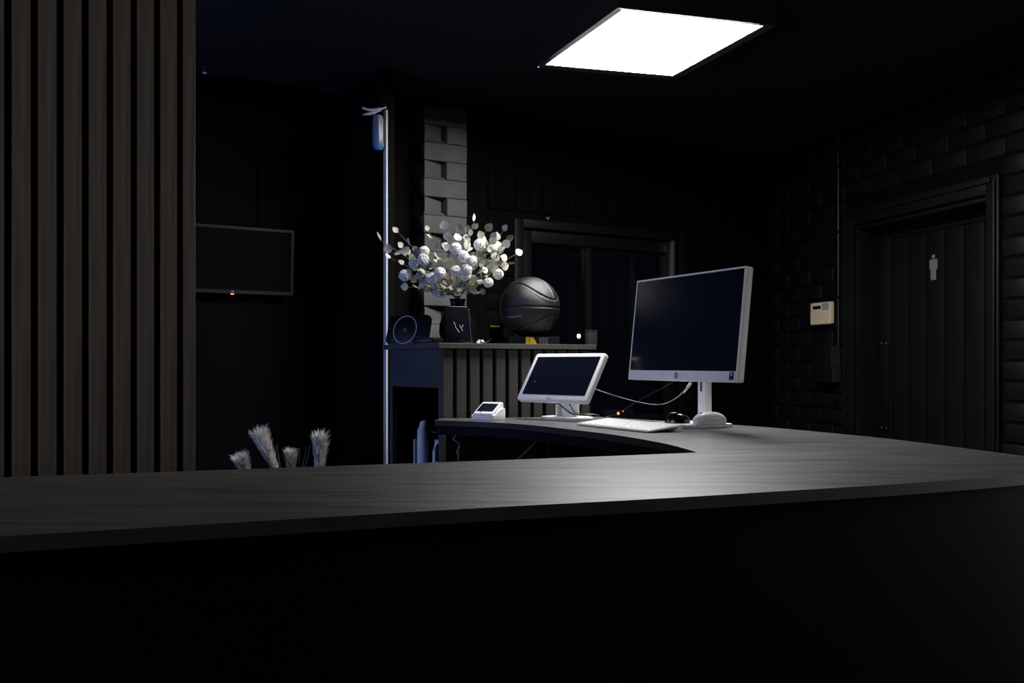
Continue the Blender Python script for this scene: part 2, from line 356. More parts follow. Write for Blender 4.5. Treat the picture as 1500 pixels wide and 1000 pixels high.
# ================================================================== SLAT PARTITION (left)
SO = Vector((-.778, 2.517, 0)); sp = .0542
t = thing('slat_partition', 'tall partition clad in dark brown vertical wooden slats', 'partition', SO, ANG)
MB().box(-1.06, -.004, .02, .11, 0, CEIL - .004).obj('backing', 'felt', t, 0)
sl = MB().box(-.038, 0, 0, .021, 0, CEIL - .004, .0015)
for v in sl.bm.verts: pass
sl = sl.mesh('slat', 'slat', 0)
sl2 = MB().box(-.028, 0, 0, .021, 0, CEIL - .004, .0015).mesh('slat', 'slat', 0)
link('slat', sl2, t, Matrix.Identity(4))
for k in range(1, 20): link('slat', sl, t, Matrix.Translation((.010 - k * sp, 0, 0)))
MB().box(-.006, .0, .021, .11, 0, CEIL - .004).obj('end_strip', 'slat', t, 0)

# ================================================================== RECEPTION COUNTER
front = [(-1.7, .635), (-1.1, .89), (-.562, 1.124), (-.319, 1.228), (-.045, 1.344), (.201, 1.437), (.419, 1.531), (.586, 1.603), (.74, 1.678), (.878, 1.755), (.98, 1.835), (1.045, 1.93), (1.062, 2.01), (1.048, 2.12), (.9975, 2.375), (.944, 2.6), (.868, 2.8), (.776, 3.02), (.66, 3.2), (.527, 3.36), (.405, 3.51), (.297, 3.654)]
back = [(.297, 3.654), (-.248, 3.540)]
inner = [(-.258, 3.415), (-.121, 3.348), (-.015, 3.25), (.09, 3.1), (.175, 2.93), (.266, 2.74), (.335, 2.53), (.372, 2.375), (.396, 2.184)]
rear = [(.396, 2.184), (.211, 2.105), (-.066, 1.995), (-.478, 1.841), (-.853, 1.707), (-1.9, 1.31)]
outer = catmull([Vector((*p, 0)) for p in front], 4); inn = catmull([Vector((*p, 0)) for p in inner], 5)
poly = [(p.x, p.y) for p in outer] + back[1:] + [(p.x, p.y) for p in inn] + rear[1:]
tp = MB().prism(poly, DESK - .018, DESK, .0012)
tp = tp.obj('counter_worktop', 'top', None, 40)
tp.data.materials.append(M['edge'])
nt = M['top'].node_tree; nz = [n for n in nt.nodes if n.type == 'TEX_NOISE'][0]; pr = nt.nodes['Principled BSDF']
mpn = [n for n in nt.nodes if n.type == 'MAPPING'][0]; mpn.inputs['Rotation'].default_value = (0, 0, -.1)
rr_ = nt.nodes.new('ShaderNodeMapRange'); rr_.inputs[1].default_value = .3; rr_.inputs[2].default_value = .7; rr_.inputs[3].default_value = .335; rr_.inputs[4].default_value = .40
nt.links.new(nz.outputs[0], rr_.inputs[0]); nt.links.new(rr_.outputs[0], pr.inputs['Roughness'])
for f in tp.data.polygons:
    if abs(f.normal.z) < .3: f.material_index = 1
tag(tp, 'long dark brown curved reception worktop sweeping round to the monitor', 'worktop')
def ribbon(pts, off, th, z0, z1):
    mb = MB(); P = [Vector(p) for p in pts]; L = []; R = []
    for i, p in enumerate(P):
        tg = (P[min(i + 1, len(P) - 1)] - P[max(i - 1, 0)]).normalized(); nn = Vector((-tg.y, tg.x, 0))
        L.append(p + nn * off); R.append(p + nn * (off + th))
    mb.prism([(p.x, p.y) for p in L] + [(p.x, p.y) for p in reversed(R)], z0, z1); return mb
t = thing('reception_counter', 'black curved counter base below the dark worktop', 'counter', (0, 0, 0))
ribbon(outer, .035, .02, 0, DESK - .018).obj('front_panel', 'body', t, 25)
ribbon([(-1.7, .70, 0), (1.0, 1.88, 0)], .05, .03, 0, .10).obj('plinth', 'body', t, 0)
ribbon(inn, -.03, -.0, 0, 0).bm.free()
ribbon([Vector(p) for p in inn], .012, .018, DESK - .048, DESK - .018).obj('desk_apron', 'apron', t, 25)
ribbon([Vector((*p, 0)) for p in reversed(rear)], -.03, -.018, .12, DESK - .018) .obj('inner_panel', 'body', t, 0)
MB().box(-.1, .1, -.01, .01, 0, DESK - .018, mx=Matrix.Translation((.16, 3.58, 0)) @ Matrix.Rotation(ANG, 4, 'Z')).obj('leg_panel', 'body', t, 0)

# ================================================================== SIDE CABINET with slatted front
CO = Vector((-.2437, 3.55, 0)); ST = 1.3505; CW, CD = .64, .405
t = thing('side_cabinet', 'charcoal slatted cabinet carrying the basketball and bouquet', 'cabinet', CO, ANG)
MB().box(-.02, CW + .02, -.018, CD + .03, ST - .0185, ST, .001).obj('cabinet_top', 'top', t, 0)
MB().box(.012, CW, .012, .026, 0, ST - .0185).obj('front_board', 'felt', t, 0)
s2 = MB().box(.0, .0385, -.004, .012, 1.062, ST - .0215, .001).mesh('slat', 'slat2', 0)
for k in range(12): link('slat', s2, t, Matrix.Translation((.004 + k * .0542, 0, 0)))
MB().box(0, .016, -.002, .024, 0, ST - .0185).obj('side_stile', 'navy', t, 0)
MB().box(0, .016, CD - .02, CD, 0, ST - .0185).obj('side_stile', 'navy', t, 0)
MB().box(0, .016, .024, CD - .02, 1.194, ST - .0185).obj('side_panel', 'navy', t, 0)
MB().box(.3, .316, .026, CD - .014, 0, ST - .0185).obj('divider', 'felt', t, 0)
MB().box(.004, CW, CD - .014, CD, 0, ST - .0185).obj('back_board', 'felt', t, 0)
MB().box(CW - .016, CW, .026, CD - .014, 0, ST - .0185).obj('side_panel', 'body', t, 0)
MB().box(.004, .3, .026, CD - .014, .742, .758).obj('shelf_board', 'body', t, 0)
def onCab(a, b, z=ST): return CO + A * a + B * b + Vector((0, 0, z))
# things inside the cabinet's open side
t = thing('spray_can', 'pale cylindrical spray can with sloped cap inside the open cabinet', 'can', onCab(.075, .285, .758))
MB().lathe([(0, 0), (.019, 0), (.02, .003), (.02, .262), (.0195, .268), (.0205, .27), (.0205, .274), (.017, .277), (0, .277)], 24).obj('can_body', 'bluewhite', t)
mb = MB().lathe([(0, .277), (.0165, .277), (.0165, .292), (.0125, .306), (0, .308)], 20)
for v in mb.bm.verts:
    if v.co.z > .29: v.co.x += .004; v.co.z += v.co.x * .35
mb.obj('cap', 'bluewhite', t)
t = thing('cardboard_panel', 'pale board leaning behind the spray can in the cabinet', 'board', onCab(.10, .345, .758), ANG)
MB().box(-.03, .03, -.004, .004, 0, .235, .001).obj('board_sheet', 'bluewhite', t, 0)
t = thing('paint_roller', 'pale tool handle sticking out beside the spray can', 'tool', onCab(.10, .22, .758), 0)
MB().tube([(-.01, 0, 0), (-.006, 0, .20), (0, -.01, .235), (.03, -.03, .225)], .009, 8).obj('handle', 'bluewhite', t)
MB().tube([(-.02, 0, .268), (.06, -.03, .262)], .0022, 6).obj('wire', 'steel', t)
t = thing('small_carton', 'small pale printed carton beside the cabinet stile', 'box', onCab(.075, .165, .758), ANG - .5)
MB().box(-.012, .014, -.014, .014, 0, .165, .001).obj('carton_body', 'bluewhite', t, 0)
mb = MB()
for k in range(6): mb.box(-.009 + (k % 3) * .007, -.005 + (k % 3) * .007, -.0146, -.0138, .09 + (k // 3) * .03, .108 + (k // 3) * .03)
mb.obj('printed_marks', 'grey_ink', t, 0)

# ================================================================== CEILING LIGHTS
def panel_light(name, label, quad, mdiff, zb=2.45):
    c = sum((Vector((*q, 0)) for q in quad), Vector()) / 4
    t = thing(name, label, 'light', (c.x, c.y, zb))
    def off(d):
        out = []
        for i in range(4):
            p = Vector(quad[i]); a = (Vector(quad[i - 1]) - p).normalized(); b = (Vector(quad[(i + 1) % 4]) - p).normalized()
            sn = abs(a.x * b.y - a.y * b.x); q = p - (a + b) * d / sn; out.append((q.x - c.x, q.y - c.y))
        return out
    o, i2 = off(.034), off(0.0); n = len(o)
    mb = MB(); vv = []
    for pts, z in ((i2, .006), (off(.004), .003), (o, -.001), (o, CEIL - zb)): vv.append([mb.bm.verts.new((p[0], p[1], z)) for p in pts])
    for a, b in zip(vv, vv[1:]):
        for k in range(4): mb.bm.faces.new((a[k], a[(k + 1) % 4], b[(k + 1) % 4], b[k]))
    mb.bm.faces.new(vv[-1]); mb.obj('frame', 'frame', t, 0)
    mb = MB(); mb.bm.faces.new([mb.bm.verts.new((p[0], p[1], .005)) for p in i2])
    d = mb.mesh('diffuser', mdiff, 0)
    if d.polygons[0].normal.z > 0: d.flip_normals()
    link('diffuser', d, t)
    mb = MB().lathe([(0, 0), (.006, 0), (.006, .002), (0, .002)], 10, (o[3][0] * .97, o[3][1] * .97, -.003)); mb.obj('screw', 'steel', t)
    return t
zq = 2.45 - H
quad = [((x - 750) / (532 - y) * zq, 1500 / (532 - y) * zq) for x, y in ((912, 17.3), (1117.3, 40), (985.3, 112.5), (800, 96.5))]
panel_light('ceiling_panel_light', 'bright square white panel lamp in a black box frame over the desk', quad, 'diff')

# ================================================================== MONITOR
md = Vector((.42, -.907, 0)).normalized(); mn = Vector((.907, .42, 0)).normalized(); MA = math.atan2(md.y, md.x)
PC = Vector((.515, 3.075, 0))
t = thing('desktop_monitor', 'large white monitor with a dark blank screen and silver chin', 'monitor', (*(PC + mn * .065).xy, DESK), MA)
TL = Matrix.Translation((0, -.065, .298)) @ Matrix.Rotation(math.radians(-6), 4, 'X') @ STAND      # panel plane: x right, y up, z towards viewer
PW, PH = .566, .322
bk = MB().prism(rrect(PW, PH, .006), -.022, .0, .002, mx=TL).prism(rrect(PW * .6, PH * .55, .02), -.045, -.02, .006, mx=TL)
bk = bk.obj('housing', 'white', t)
def bar(x0, x1, y0, y1, z0, z1, m, name, par=t, bev=.001, mx=TL): return MB().box(x0, x1, y0, y1, z0, z1, bev, mx=mx).obj(name, m, par, 0)
hw, hh = PW / 2, PH / 2
mb = MB().box(-hw, -hw + .005, -hh, hh, 0, .004, mx=TL).box(hw - .005, hw, -hh, hh, 0, .004, mx=TL).box(-hw + .005, hw - .005, hh - .005, hh, 0, .004, mx=TL)
mb.obj('bezel', 'white', t, 0)
bar(-hw + .005, hw - .005, -hh + .03, hh - .005, .0, .0025, 'screen', 'screen', bev=0)
ch = bar(-hw + .005, hw - .005, -hh, -hh + .03, 0, .005, 'silver', 'chin')
# round badge with slanted letters
q = TL @ Matrix.Translation((-.01, -hh + .0155, .0052))
mb = MB().prism(ellipse(.0095, .0095, 28), -.0002, .0004, mx=q); mb.obj('badge', 'grey_ink', t, 0)
link('badge_lettering', text_mesh('badge_lettering', 'hp', .015, 'silver', .0003), t, q @ Matrix.Translation((0, .0005, .0005)) @ Matrix.Diagonal((.85, 1, 1, 1)))
q = TL @ Matrix.Translation((hw - .022, -hh + .017, .0052))
MB().prism(rrect(.02, .022, .001), -.0002, .0004, mx=q).obj('sticker', 'blueink', t, 0)
mb = MB()
for k, wd in enumerate((.011, .013, .011)): mb.box(-wd / 2, wd / 2, .0005 + k * .0032, .0022 + k * .0032, .0004, .0006, mx=q)
mb.obj('sticker_print', 'ink', t, 0)
mb = MB().prism(rrect(.045, .026, .008), .008, .30, .002, mx=Matrix.Translation((0, .012, 0))); nk = mb.obj('neck', 'silver', t)
MB().box(-.004, .004, -.0022, -.0005, .105, .16).obj('cable_slot', 'dcable', nk, 0)
MB().prism(rrect(.19, .185, .03), 0, .011, .002, mx=Matrix.Translation((0.0, -.035, 0))).obj('base_plate', 'white', t)

# ================================================================== POS TERMINAL
pd = Vector((.68, -.733, 0)).normalized(); pn = Vector((.733, .68, 0)).normalized(); PA = math.atan2(pd.y, pd.x)
t = thing('point_of_sale_terminal', 'white tilted touchscreen terminal with blank screen on a stand', 'terminal', (.186, 3.462, DESK), PA)
PT = Matrix.Translation((.0, -.033, .145)) @ Matrix.Rotation(math.radians(-31.5), 4, 'X') @ STAND
TW, TH = .328, .187
MB().prism(rrect(TW, TH, .012), -.018, 0, .003, mx=PT).obj('housing', 'white', t)
MB().prism(rrect(TW - .034, TH - .038, .002), -.001, .0008, mx=PT @ Matrix.Translation((0, .004, 0))).obj('screen', 'screen', t, 0)
q = PT @ Matrix.Translation((-.012, -TH / 2 + .0075, .0003))
mb = MB().prism([(-.004, -.005), (-.0015, -.005), (-.001, -.002), (.003, -.001), (.005, .0025), (.003, .005), (-.003, .005), (-.0035, .003), (.001, .003), (.002, .002), (.001, .001), (-.003, -.001)], -.0002, .0004, mx=q)
mb.obj('logo', 'grey_ink', t, 0)
link('logo_lettering', text_mesh('logo_lettering', 'POS', .007, 'lcd', .0002), t, q @ Matrix.Translation((.014, 0, .0003)))
link('screen_mark', text_mesh('screen_mark', 'epos', .006, 'lcd', .0001), t, PT @ Matrix.Translation((-.11, -.02, .001)))
mb = MB().box(-.036, .036, .008, .024, .006, .135, .003); mb.obj('stand_neck', 'white', t)
mb = MB().box(-.045, -.037, -.01, .02, .008, .05, .001, mx=Matrix.Rotation(.0, 4, 'X')); mb.obj('brace', 'silver', t, 0)
MB().prism(ellipse(.098, .076, 48), 0, .010, .003, mx=Matrix.Translation((0, .0, 0))).obj('base_plate', 'white', t)
for k in range(3): MB().lathe([(0, 0), (.0022, 0), (.0022, .0012), (0, .0012)], 8, (0, 0, 0), Matrix.Translation((.0955 - abs(k - 1) * .004, .004 + (k - 1) * .013, .0104))).obj('screw', 'grey_ink', t)
def cable(name, label, pts, r, m, grp=None):
    o = MB().tube(catmull(pts, 8), r, 6).obj(name, m, None, 60); return tag(o, label, 'cable', grp)
PM = Matrix.Translation((.186, 3.462, DESK)) @ Matrix.Rotation(PA, 4, 'Z')
cable('cable', 'black lead crossing the neck of the white terminal', [PM @ Vector(p) for p in ((-.05, -.01, .07), (-.03, -.004, .05), (.01, .0, .025), (.05, -.004, .018), (.085, .03, .02), (.10, .05, .015))], .0022, 'dcable')
cable('cable', 'thin black lead hanging down the terminal neck to its base', [PM @ Vector(p) for p in ((-.02, .002, .085), (.012, .001, .05), (.034, .002, .026), (.05, .02, .02), (.06, .06, .012))], .0018, 'dcable')
cable('cable', 'black lead looping at the right edge of the terminal stand', [PM @ Vector(p) for p in ((.03, .0, .085), (.055, .004, .075), (.066, .006, .05), (.06, .012, .025), (.075, .03, .016))], .0018, 'dcable')

# ================================================================== CARD READER in its dock
t = thing('card_reader', 'small white card reader resting in its white dock', 'card reader', (-.079, 3.425, DESK), math.radians(-30))
w_, d_ = .088, .078
prof = [(-d_ / 2, 0), (d_ / 2, 0), (d_ / 2, .034), (-d_ / 2, .019)]
def side_prism(mb, prof, x0, x1, bev):
    q = Matrix(((0, 0, 1, 0), (1, 0, 0, 0), (0, 1, 0, 0), (0, 0, 0, 1)))      # (y,z,x)
    mb.prism(prof, x0, x1, mx=q); 
    if bev: bmesh.ops.bevel(mb.bm, geom=list(mb.bm.edges), offset=bev, segments=2, profile=.5, affect='EDGES')
    return mb
side_prism(MB(), prof, -w_ / 2, w_ / 2, .003).obj('dock', 'white', t)
for x0 in (-w_ / 2, w_ / 2 - .006): side_prism(MB(), [(-.03, .018), (.036, .030), (.036, .040), (.01, .040)], x0, x0 + .006, .0012).obj('dock_lip', 'white', t)
rd = side_prism(MB(), [(-d_ / 2 + .002, .019), (d_ / 2 - .002, .034), (d_ / 2 - .004, .058), (d_ / 2 - .012, .060), (-d_ / 2 + .003, .024)], -w_ / 2 + .0065, w_ / 2 - .0065, .0015).obj('reader_body', 'white', t)
sa = math.atan2(.036, d_ - .015)
RM = Matrix.Translation((0, -.004, .0428)) @ Matrix.Rotation(sa, 4, 'X')
MB().prism(rrect(.062, .046, .001), 0, .0012, mx=RM).obj('screen', 'screen', t, 0)
MB().prism(ellipse(.003, .002, 12), 0, .0006, mx=RM @ Matrix.Translation((-.012, -.029, 0))).obj('logo', 'lcd', t, 0)
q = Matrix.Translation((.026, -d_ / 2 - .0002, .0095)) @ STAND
MB().prism([(-.009, -.009), (-.005, -.009), (0, -.003), (.005, -.009), (.009, -.009), (.0035, .0), (.0025, .0095), (-.0025, .0095), (-.0045, 0)], 0, .0006, mx=q).obj('front_glare', 'petal', t, 0)  # white shape on the dock front, a painted reflection

# ================================================================== KEYBOARD
ku = Vector((.447, -.894, 0)).normalized(); KA = math.atan2(ku.y, ku.x)
t = thing('keyboard', 'slim white keyboard lying in front of the monitor', 'keyboard', (.335, 2.985, DESK), KA)
L_, Dp = .385, .115
sa2 = math.atan2(.013, Dp); KM = Matrix.Translation((0, -Dp / 2, .0035)) @ Matrix.Rotation(sa2, 4, 'X')
MB().box(-L_ / 2, L_ / 2, 0, Dp, -.002, .004, .0015, mx=KM).obj('keyboard_deck', 'white', t)
mb = MB().box(-L_ / 2, L_ / 2, Dp / 2 - .016, Dp / 2 - .001, 0, .016, .002); mb.obj('foot_bar', 'white', t)
rows = [(14, .0175), (14, .0175), (13, .0175), (12, .0175), (8, .0175), (14, .012)]
kc = {}
y = .006
for r, (n, dpt) in enumerate([(8, .0165), (12, .0165), (13, .0165), (14, .0165), (14, .0165), (15, .010)]):
    wd = (L_ - .016) / n
    ky = (n, dpt)
    if ky not in kc: kc[ky] = MB().box(0, wd - .003, 0, dpt - .0025, 0, .0016, .0004, seg=1).mesh('key', 'key', 0)
    for k in range(n): link('key', kc[ky], t, KM @ Matrix.Translation((-L_ / 2 + .0095 + k * wd, y, .004)))
    y += dpt + .001

# ================================================================== MICE
def dome(a, b, h, p=2.4, n=24, m=10):
    mb = MB(); rings = []
    for j in range(m + 1):
        f = j / m; z = h * math.sin(f * PI / 2) ** .9; s = max(math.cos(f * PI / 2), 0) ** .62
        if j == m: rings.append([mb.bm.verts.new((0, 0, h))]); break
        ring = []
        for k in range(n):
            th = 2 * PI * k / n; c, sn = math.cos(th), math.sin(th)
            rr = (abs(c) ** p + abs(sn) ** p) ** (-1 / p)
            ring.append(mb.bm.verts.new((a * s * rr * c, b * s * rr * sn, z)))
        rings.append(ring)
    for A_, B_ in zip(rings, rings[1:]):
        for k in range(n):
            if len(B_) == 1: mb.bm.faces.new((A_[k], A_[(k + 1) % n], B_[0]))
            else: mb.bm.faces.new((A_[k], A_[(k + 1) % n], B_[(k + 1) % n], B_[k]))
    mb.bm.faces.new(list(reversed(rings[0]))); return mb
NA = math.atan2(mn.y, mn.x)
t = thing('computer_mouse', 'white computer mouse on the foot of the monitor stand', 'mouse', (.583, 3.022, DESK + .0112), NA)
dome(.053, .0265, .020, 2.6).obj('mouse_body', 'silver', t, 60)
mb = dome(.056, .0285, .027, 2.3)
for v in mb.bm.verts: v.co.z = .006 + max(0, .008 - .0085 * (v.co.x / .056) ** 2 * 1.0) * 1.0 + v.co.z * .82
mb.obj('top_shell', 'white', t, 60)
MB().lathe([(0, -.003), (.006, -.003), (.006, .003), (0, .003)], 16, mx=Matrix.Translation((-.03, 0, .030)) @ Matrix.Rotation(PI / 2, 4, 'X')).obj('scroll_wheel', 'silver', t)
t = thing('computer_mouse', 'glossy black rounded mouse beside the white one', 'mouse', (.497, 3.075, DESK + .0112), -.25)
mb = dome(.038, .026, .029, 2.6)
mb.obj('mouse_body', 'gloss', t, 60)
mb = dome(.018, .018, .007, 2.4); bmesh.ops.translate(mb.bm, verts=mb.bm.verts, vec=(-.010, 0, .0265)); mb.obj('raised_top', 'gloss', t, 60)

# ================================================================== DESK CABLES
cable('cable', 'pale grey cable running from the terminal to the monitor', [(.262, 3.40, 1.200), (.33, 3.36, 1.176), (.418, 3.30, 1.153), (.469, 3.22, 1.151), (.505, 3.16, 1.172), (.53, 3.13, 1.200), (.545, 3.10, 1.225), (.56, 3.10, 1.27)], .0015, 'cable')
t = thing('cable_plug', 'pale plug on the grey cable under the monitor', 'plug', (.527, 3.131, 1.193))
d = Vector((.55, -.1, .8)).normalized()
MB().tube([-d * .004, d * .014, d * .016, d * .034], [.0028, .0034, .0048, .0048], 10).obj('plug_body', 'white', t)
cable('cable', 'thin black cable drooping behind the desk edge', [(.318, 3.55, 1.092), (.36, 3.54, 1.105), (.44, 3.47, 1.16), (.52, 3.3, 1.22), (.56, 3.14, 1.27)], .0016, 'dcable')
cable('cable', 'grey cable slanting under the desk toward the floor', [(.125, 3.45, 1.068), (.08, 3.4, 1.02), (.03, 3.36, .975), (-.01, 3.33, .94), (-.03, 3.32, .82), (-.02, 3.34, .4), (.0, 3.36, .004)], .0022, 'cable')
cable('cable', 'dark grey cable hanging straight down under the desk', [(.115, 3.30, 1.07), (.117, 3.30, 1.0), (.122, 3.29, .93), (.12, 3.3, .5), (.13, 3.3, .004)], .0017, 'dcable')
cable('cable', 'curled grey cable hanging beside the cabinet under the desk', [px(666, 626, 3.5), px(668, 637, 3.5), px(664, 643, 3.5), px(671, 648, 3.5), px(673, 655, 3.5), px(669, 662, 3.5), px(672, 667, 3.5), px(671, 690, 3.5), Vector((-.19, 3.48, .004))], .0026, 'cable')
# small router with a glowing light on the window sill
t = thing('router', 'small black router box with a glowing orange light on the window sill', 'router', RW(1.14, 0, WZ0), ANG)
MB().box(-.10, .10, -.036, .015, 0, .11, .005).obj('router_body', 'blackplastic', t)
MB().lathe([(0, .004), (.007, .003), (.008, 0)], 12, mx=Matrix.Translation((-.012, -.036, .088)) @ STAND).obj('status_light', 'led_orange', t)
MB().lathe([(0, .002), (.003, .0015), (.003, 0)], 12, mx=Matrix.Translation((.022, -.036, .098)) @ STAND).obj('status_light', 'led_red', t)

# ================================================================== BASKETBALL
def ball():
    R = .1175; C = Vector((.069, 3.985, ST + .030 + R))
    yaw = math.radians(-38); M3 = (Matrix.Rotation(yaw, 3, 'Z') @ Matrix.Rotation(math.radians(2), 3, 'Y'))
    t = thing('basketball', 'black basketball resting on a flat box on the slatted cabinet', 'ball', C)
    mb = MB(); bmesh.ops.create_uvsphere(mb.bm, u_segments=220, v_segments=130, radius=1)
    inv = M3.inverted(); seamf = []
    for v in mb.bm.verts:
        p = inv @ v.co; lat = math.degrees(math.asin(max(-1, min(1, p.z)))); lon = math.atan2(p.y, p.x)
        ds = [abs(lat), abs(math.degrees(math.asin(max(-1, min(1, p.y)))))]
        for sg in (1, -1):
            f = sg * (14 + 34 * math.sin(lon) ** 2); ds.append(abs(lat - f) * (.75 if abs(math.sin(2 * lon)) > .5 else 1))
        d = min(ds); k = max(0, 1 - d / 2.4); k = k * k * (3 - 2 * k); lip = math.exp(-((d - 3.6) / 1.1) ** 2)
        v.co *= R * (1 - .03 * k + .006 * lip)
    for v in mb.bm.verts: pass
    o = mb.obj('ball_skin', 'rubber', t, 0); o.data.shade_smooth()
    tm = text_mesh('lettering', 'INDOOR ALPHA', .0088, 'ink', .0002)
    # wrap the lettering on to the sphere, seen low on its left
    n0 = Vector((-23 / 44, 0, -15.5 / 44)); n0.y = -math.sqrt(1 - n0.x ** 2 - n0.z ** 2)
    ex = Vector((-n0.y, n0.x, 0)).normalized(); ex = (ex + n0.cross(ex) * .06).normalized(); ey = n0.cross(ex)
    for v in tm.vertices:
        p = n0 * R + ex * v.co.x * 1.0 + ey * v.co.y; v.co = p.normalized() * (R * 1.003 + v.co.z)
    link('lettering', tm, t)
ball()
BL = Vector((.069, 3.985, 0))
t = thing('flat_box', 'flat navy carton with a yellow panel under the basketball', 'box', (BL.x, BL.y, ST), ANG - .35)
MB().box(-.10, .10, -.075, .075, 0, .031, .001).obj('carton', 'carton', t, 0)
mb = MB().prism([(-.034, .0005), (.012, .0005), (-.004, .029), (-.034, .0305)], .075, .0758, mx=STAND); yp = mb.obj('yellow_panel', 'yellow', t, 0)
MB().box(-.0195, -.0185, -.0762, -.0755, .0005, .0305).obj('fold', 'carton', yp, 0)
mb = MB()
for k in range(6): mb.box(.02 + k * .0062, .0225 + k * .0062 - (k % 2) * .001, -.0764, -.0748, .001, .029)
mb.obj('rib', 'steel', t, 0)
t = thing('small_black_box', 'small black carton with a thin yellow stripe behind the basketball', 'box', (*px(730, 500, 4.06).xy, ST), ANG - .5)
MB().box(-.035, .02, -.0, .05, 0, .085, .001).obj('carton', 'felt', t, 0)
MB().box(-.032, .005, -.0008, .0003, .073, .080).obj('stripe', 'yellow', t, 0)

# ================================================================== DEVICES ON THE CABINET
dv = Vector((.85, -.527, 0)).normalized(); DA = math.atan2(dv.y, dv.x)
t = thing('wireless_charger', 'black rounded slab with a thin glowing ring at the cabinet corner', 'charger', (*Vector((-.393, 3.85, 0)).xy, ST), DA)
DM = Matrix.Translation((0, .0, .056)) @ Matrix.Rotation(math.radians(-14), 4, 'X') @ STAND
MB().prism(rrect(.195, .116, .022), -.016, 0, .003, mx=DM).obj('slab', 'blackplastic', t)
def ring_mesh(r0, r1, h, n=56, a=1):
    mb = MB(); vv = []
    for r, z in ((r0, 0), (r0, h), (r1, h), (r1, 0)): vv.append([mb.bm.verts.new((r * math.cos(2 * PI * k / n), r * math.sin(2 * PI * k / n), z)) for k in range(n)])
    for i in range(4):
        for k in range(n): mb.bm.faces.new((vv[i][k], vv[i][(k + 1) % n], vv[(i + 1) % 4][(k + 1) % n], vv[(i + 1) % 4][k]))
    return mb
mb = ring_mesh(.0528, .0542, .0009); bmesh.ops.transform(mb.bm, matrix=DM @ Matrix.Translation((-.012, 0, 0)), verts=mb.bm.verts); mb.obj('light_ring', 'ring', t, 0)
mb = ring_mesh(.0062, .0076, .0006, 24); bmesh.ops.transform(mb.bm, matrix=DM @ Matrix.Translation((-.012, 0, 0)), verts=mb.bm.verts); lg = mb.obj('logo', 'lcd', t, 0)
MB().box(-.0035, .0035, -.0012, .0012, 0, .0006, mx=DM @ Matrix.Translation((-.012, 0, 0)) @ Matrix.Rotation(.6, 4, 'Z')).obj('logo_stroke', 'lcd', lg, 0)
MB().box(.06, .155, -.05, .02, 0, .024, .006).obj('charging_foot', 'blackplastic', t)
t = thing('smartphone', 'black phone standing upright in front of the vase', 'phone', (*Vector((-.196, 3.70, 0)).xy, ST), ANG - .12)
SM = Matrix.Translation((0, 0, .068)) @ Matrix.Rotation(math.radians(-11), 4, 'X') @ STAND
MB().prism(rrect(.098, .14, .013), -.009, 0, .002, mx=SM).obj('phone_body', 'phone', t)
mb = ring_mesh(1, 1, 0) if False else MB().box(.0475, .0498, -.066, .06, -.008, -.001, .0008, mx=SM); mb.obj('lit_edge', 'steel', t, 0, label='phone edge made bright as if lit by the panel')  # pale strip paints in the panel light caught by this edge
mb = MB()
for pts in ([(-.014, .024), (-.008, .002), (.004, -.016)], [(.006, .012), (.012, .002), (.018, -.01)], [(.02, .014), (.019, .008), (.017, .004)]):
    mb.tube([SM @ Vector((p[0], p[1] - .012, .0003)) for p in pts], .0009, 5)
mb.obj('glare_strokes', 'ink', t, 60)  # pale strokes stand in for glare on the phone face
MB().box(-.03, .03, .0, .05, 0, .02, .004).obj('stand_foot', 'blackplastic', t)
# fallen bloom on the cabinet top
P0 = px(703, 499, 3.80); P0.z = ST
t = thing('fallen_blossom', 'small crumpled white blossom lying on the cabinet top', 'flower', P0)
mb = MB()
for k in range(9):
    a = k * 2.4; r = .004 + .0009 * k
    q = Matrix.Translation((math.cos(a) * r * 1.2, math.sin(a) * r, .009 + .004 * math.sin(k * 1.7))) @ Matrix.Rotation(a, 4, 'Z') @ Matrix.Rotation(.9 + .2 * math.sin(k), 4, 'Y')
    mb.raw([(-.006, -.004, 0), (0, -.007, .002), (.007, 0, .0), (0, .006, .002), (-.005, .004, .001)], [(0, 1, 2, 3, 4)], q)
mb.lathe([(0, 0), (.008, 0), (.009, .005), (.005, .011), (0, .013)], 10)
mb.obj('petals', 'petal', t)
MB().tube([(.006, 0, .006), (.02, .004, .006), (.033, .004, .012), (.042, .002, .022)], .0012, 5).obj('stem', 'stem', t)

# ================================================================== BOUQUET
VP = Vector((-.205, 3.86, ST))
t = thing('flower_vase', 'round black vase holding the white bouquet on the cabinet', 'vase', VP)
prof = [(0, 0), (.05, 0), (.062, .012), (.07, .045), (.068, .08), (.055, .11), (.034, .135), (.026, .15), (.029, .168), (.033, .172), (.030, .172), (.023, .152), (.0, .148)]
MB().lathe(prof, 40).obj('vase_body', 'ceramic', t, 60)
MOUTH = VP + Vector((0, 0, .160))
def leaf_mesh(wd, ln, cup, m):
    mb = MB(); n = 7; V = []
    for i in range(n + 1):
        f = i / n; hw_ = wd * math.sin(PI * min(1, f ** .8 * .97 + .02)) ** .75; yy = ln * f; z = cup * (f * f) * ln
        V += [(-hw_, yy, z + abs(cup) * hw_ * .8), (0, yy, z), (hw_, yy, z + abs(cup) * hw_ * .8)]
    F = []
    for i in range(n):
        for j in range(2): a = i * 3 + j; F.append((a, a + 1, a + 4, a + 3))
    mb.raw(V, F); return mb.mesh('leaf', m, 60)
LM = [leaf_mesh(.0145, .028, .25, 'leaf'), leaf_mesh(.0155, .028, -.2, 'leaf2'), leaf_mesh(.0135, .029, .35, 'leaf3'), leaf_mesh(.0145, .027, .1, 'leaf2'), leaf_mesh(.012, .025, .3, 'leaf')]
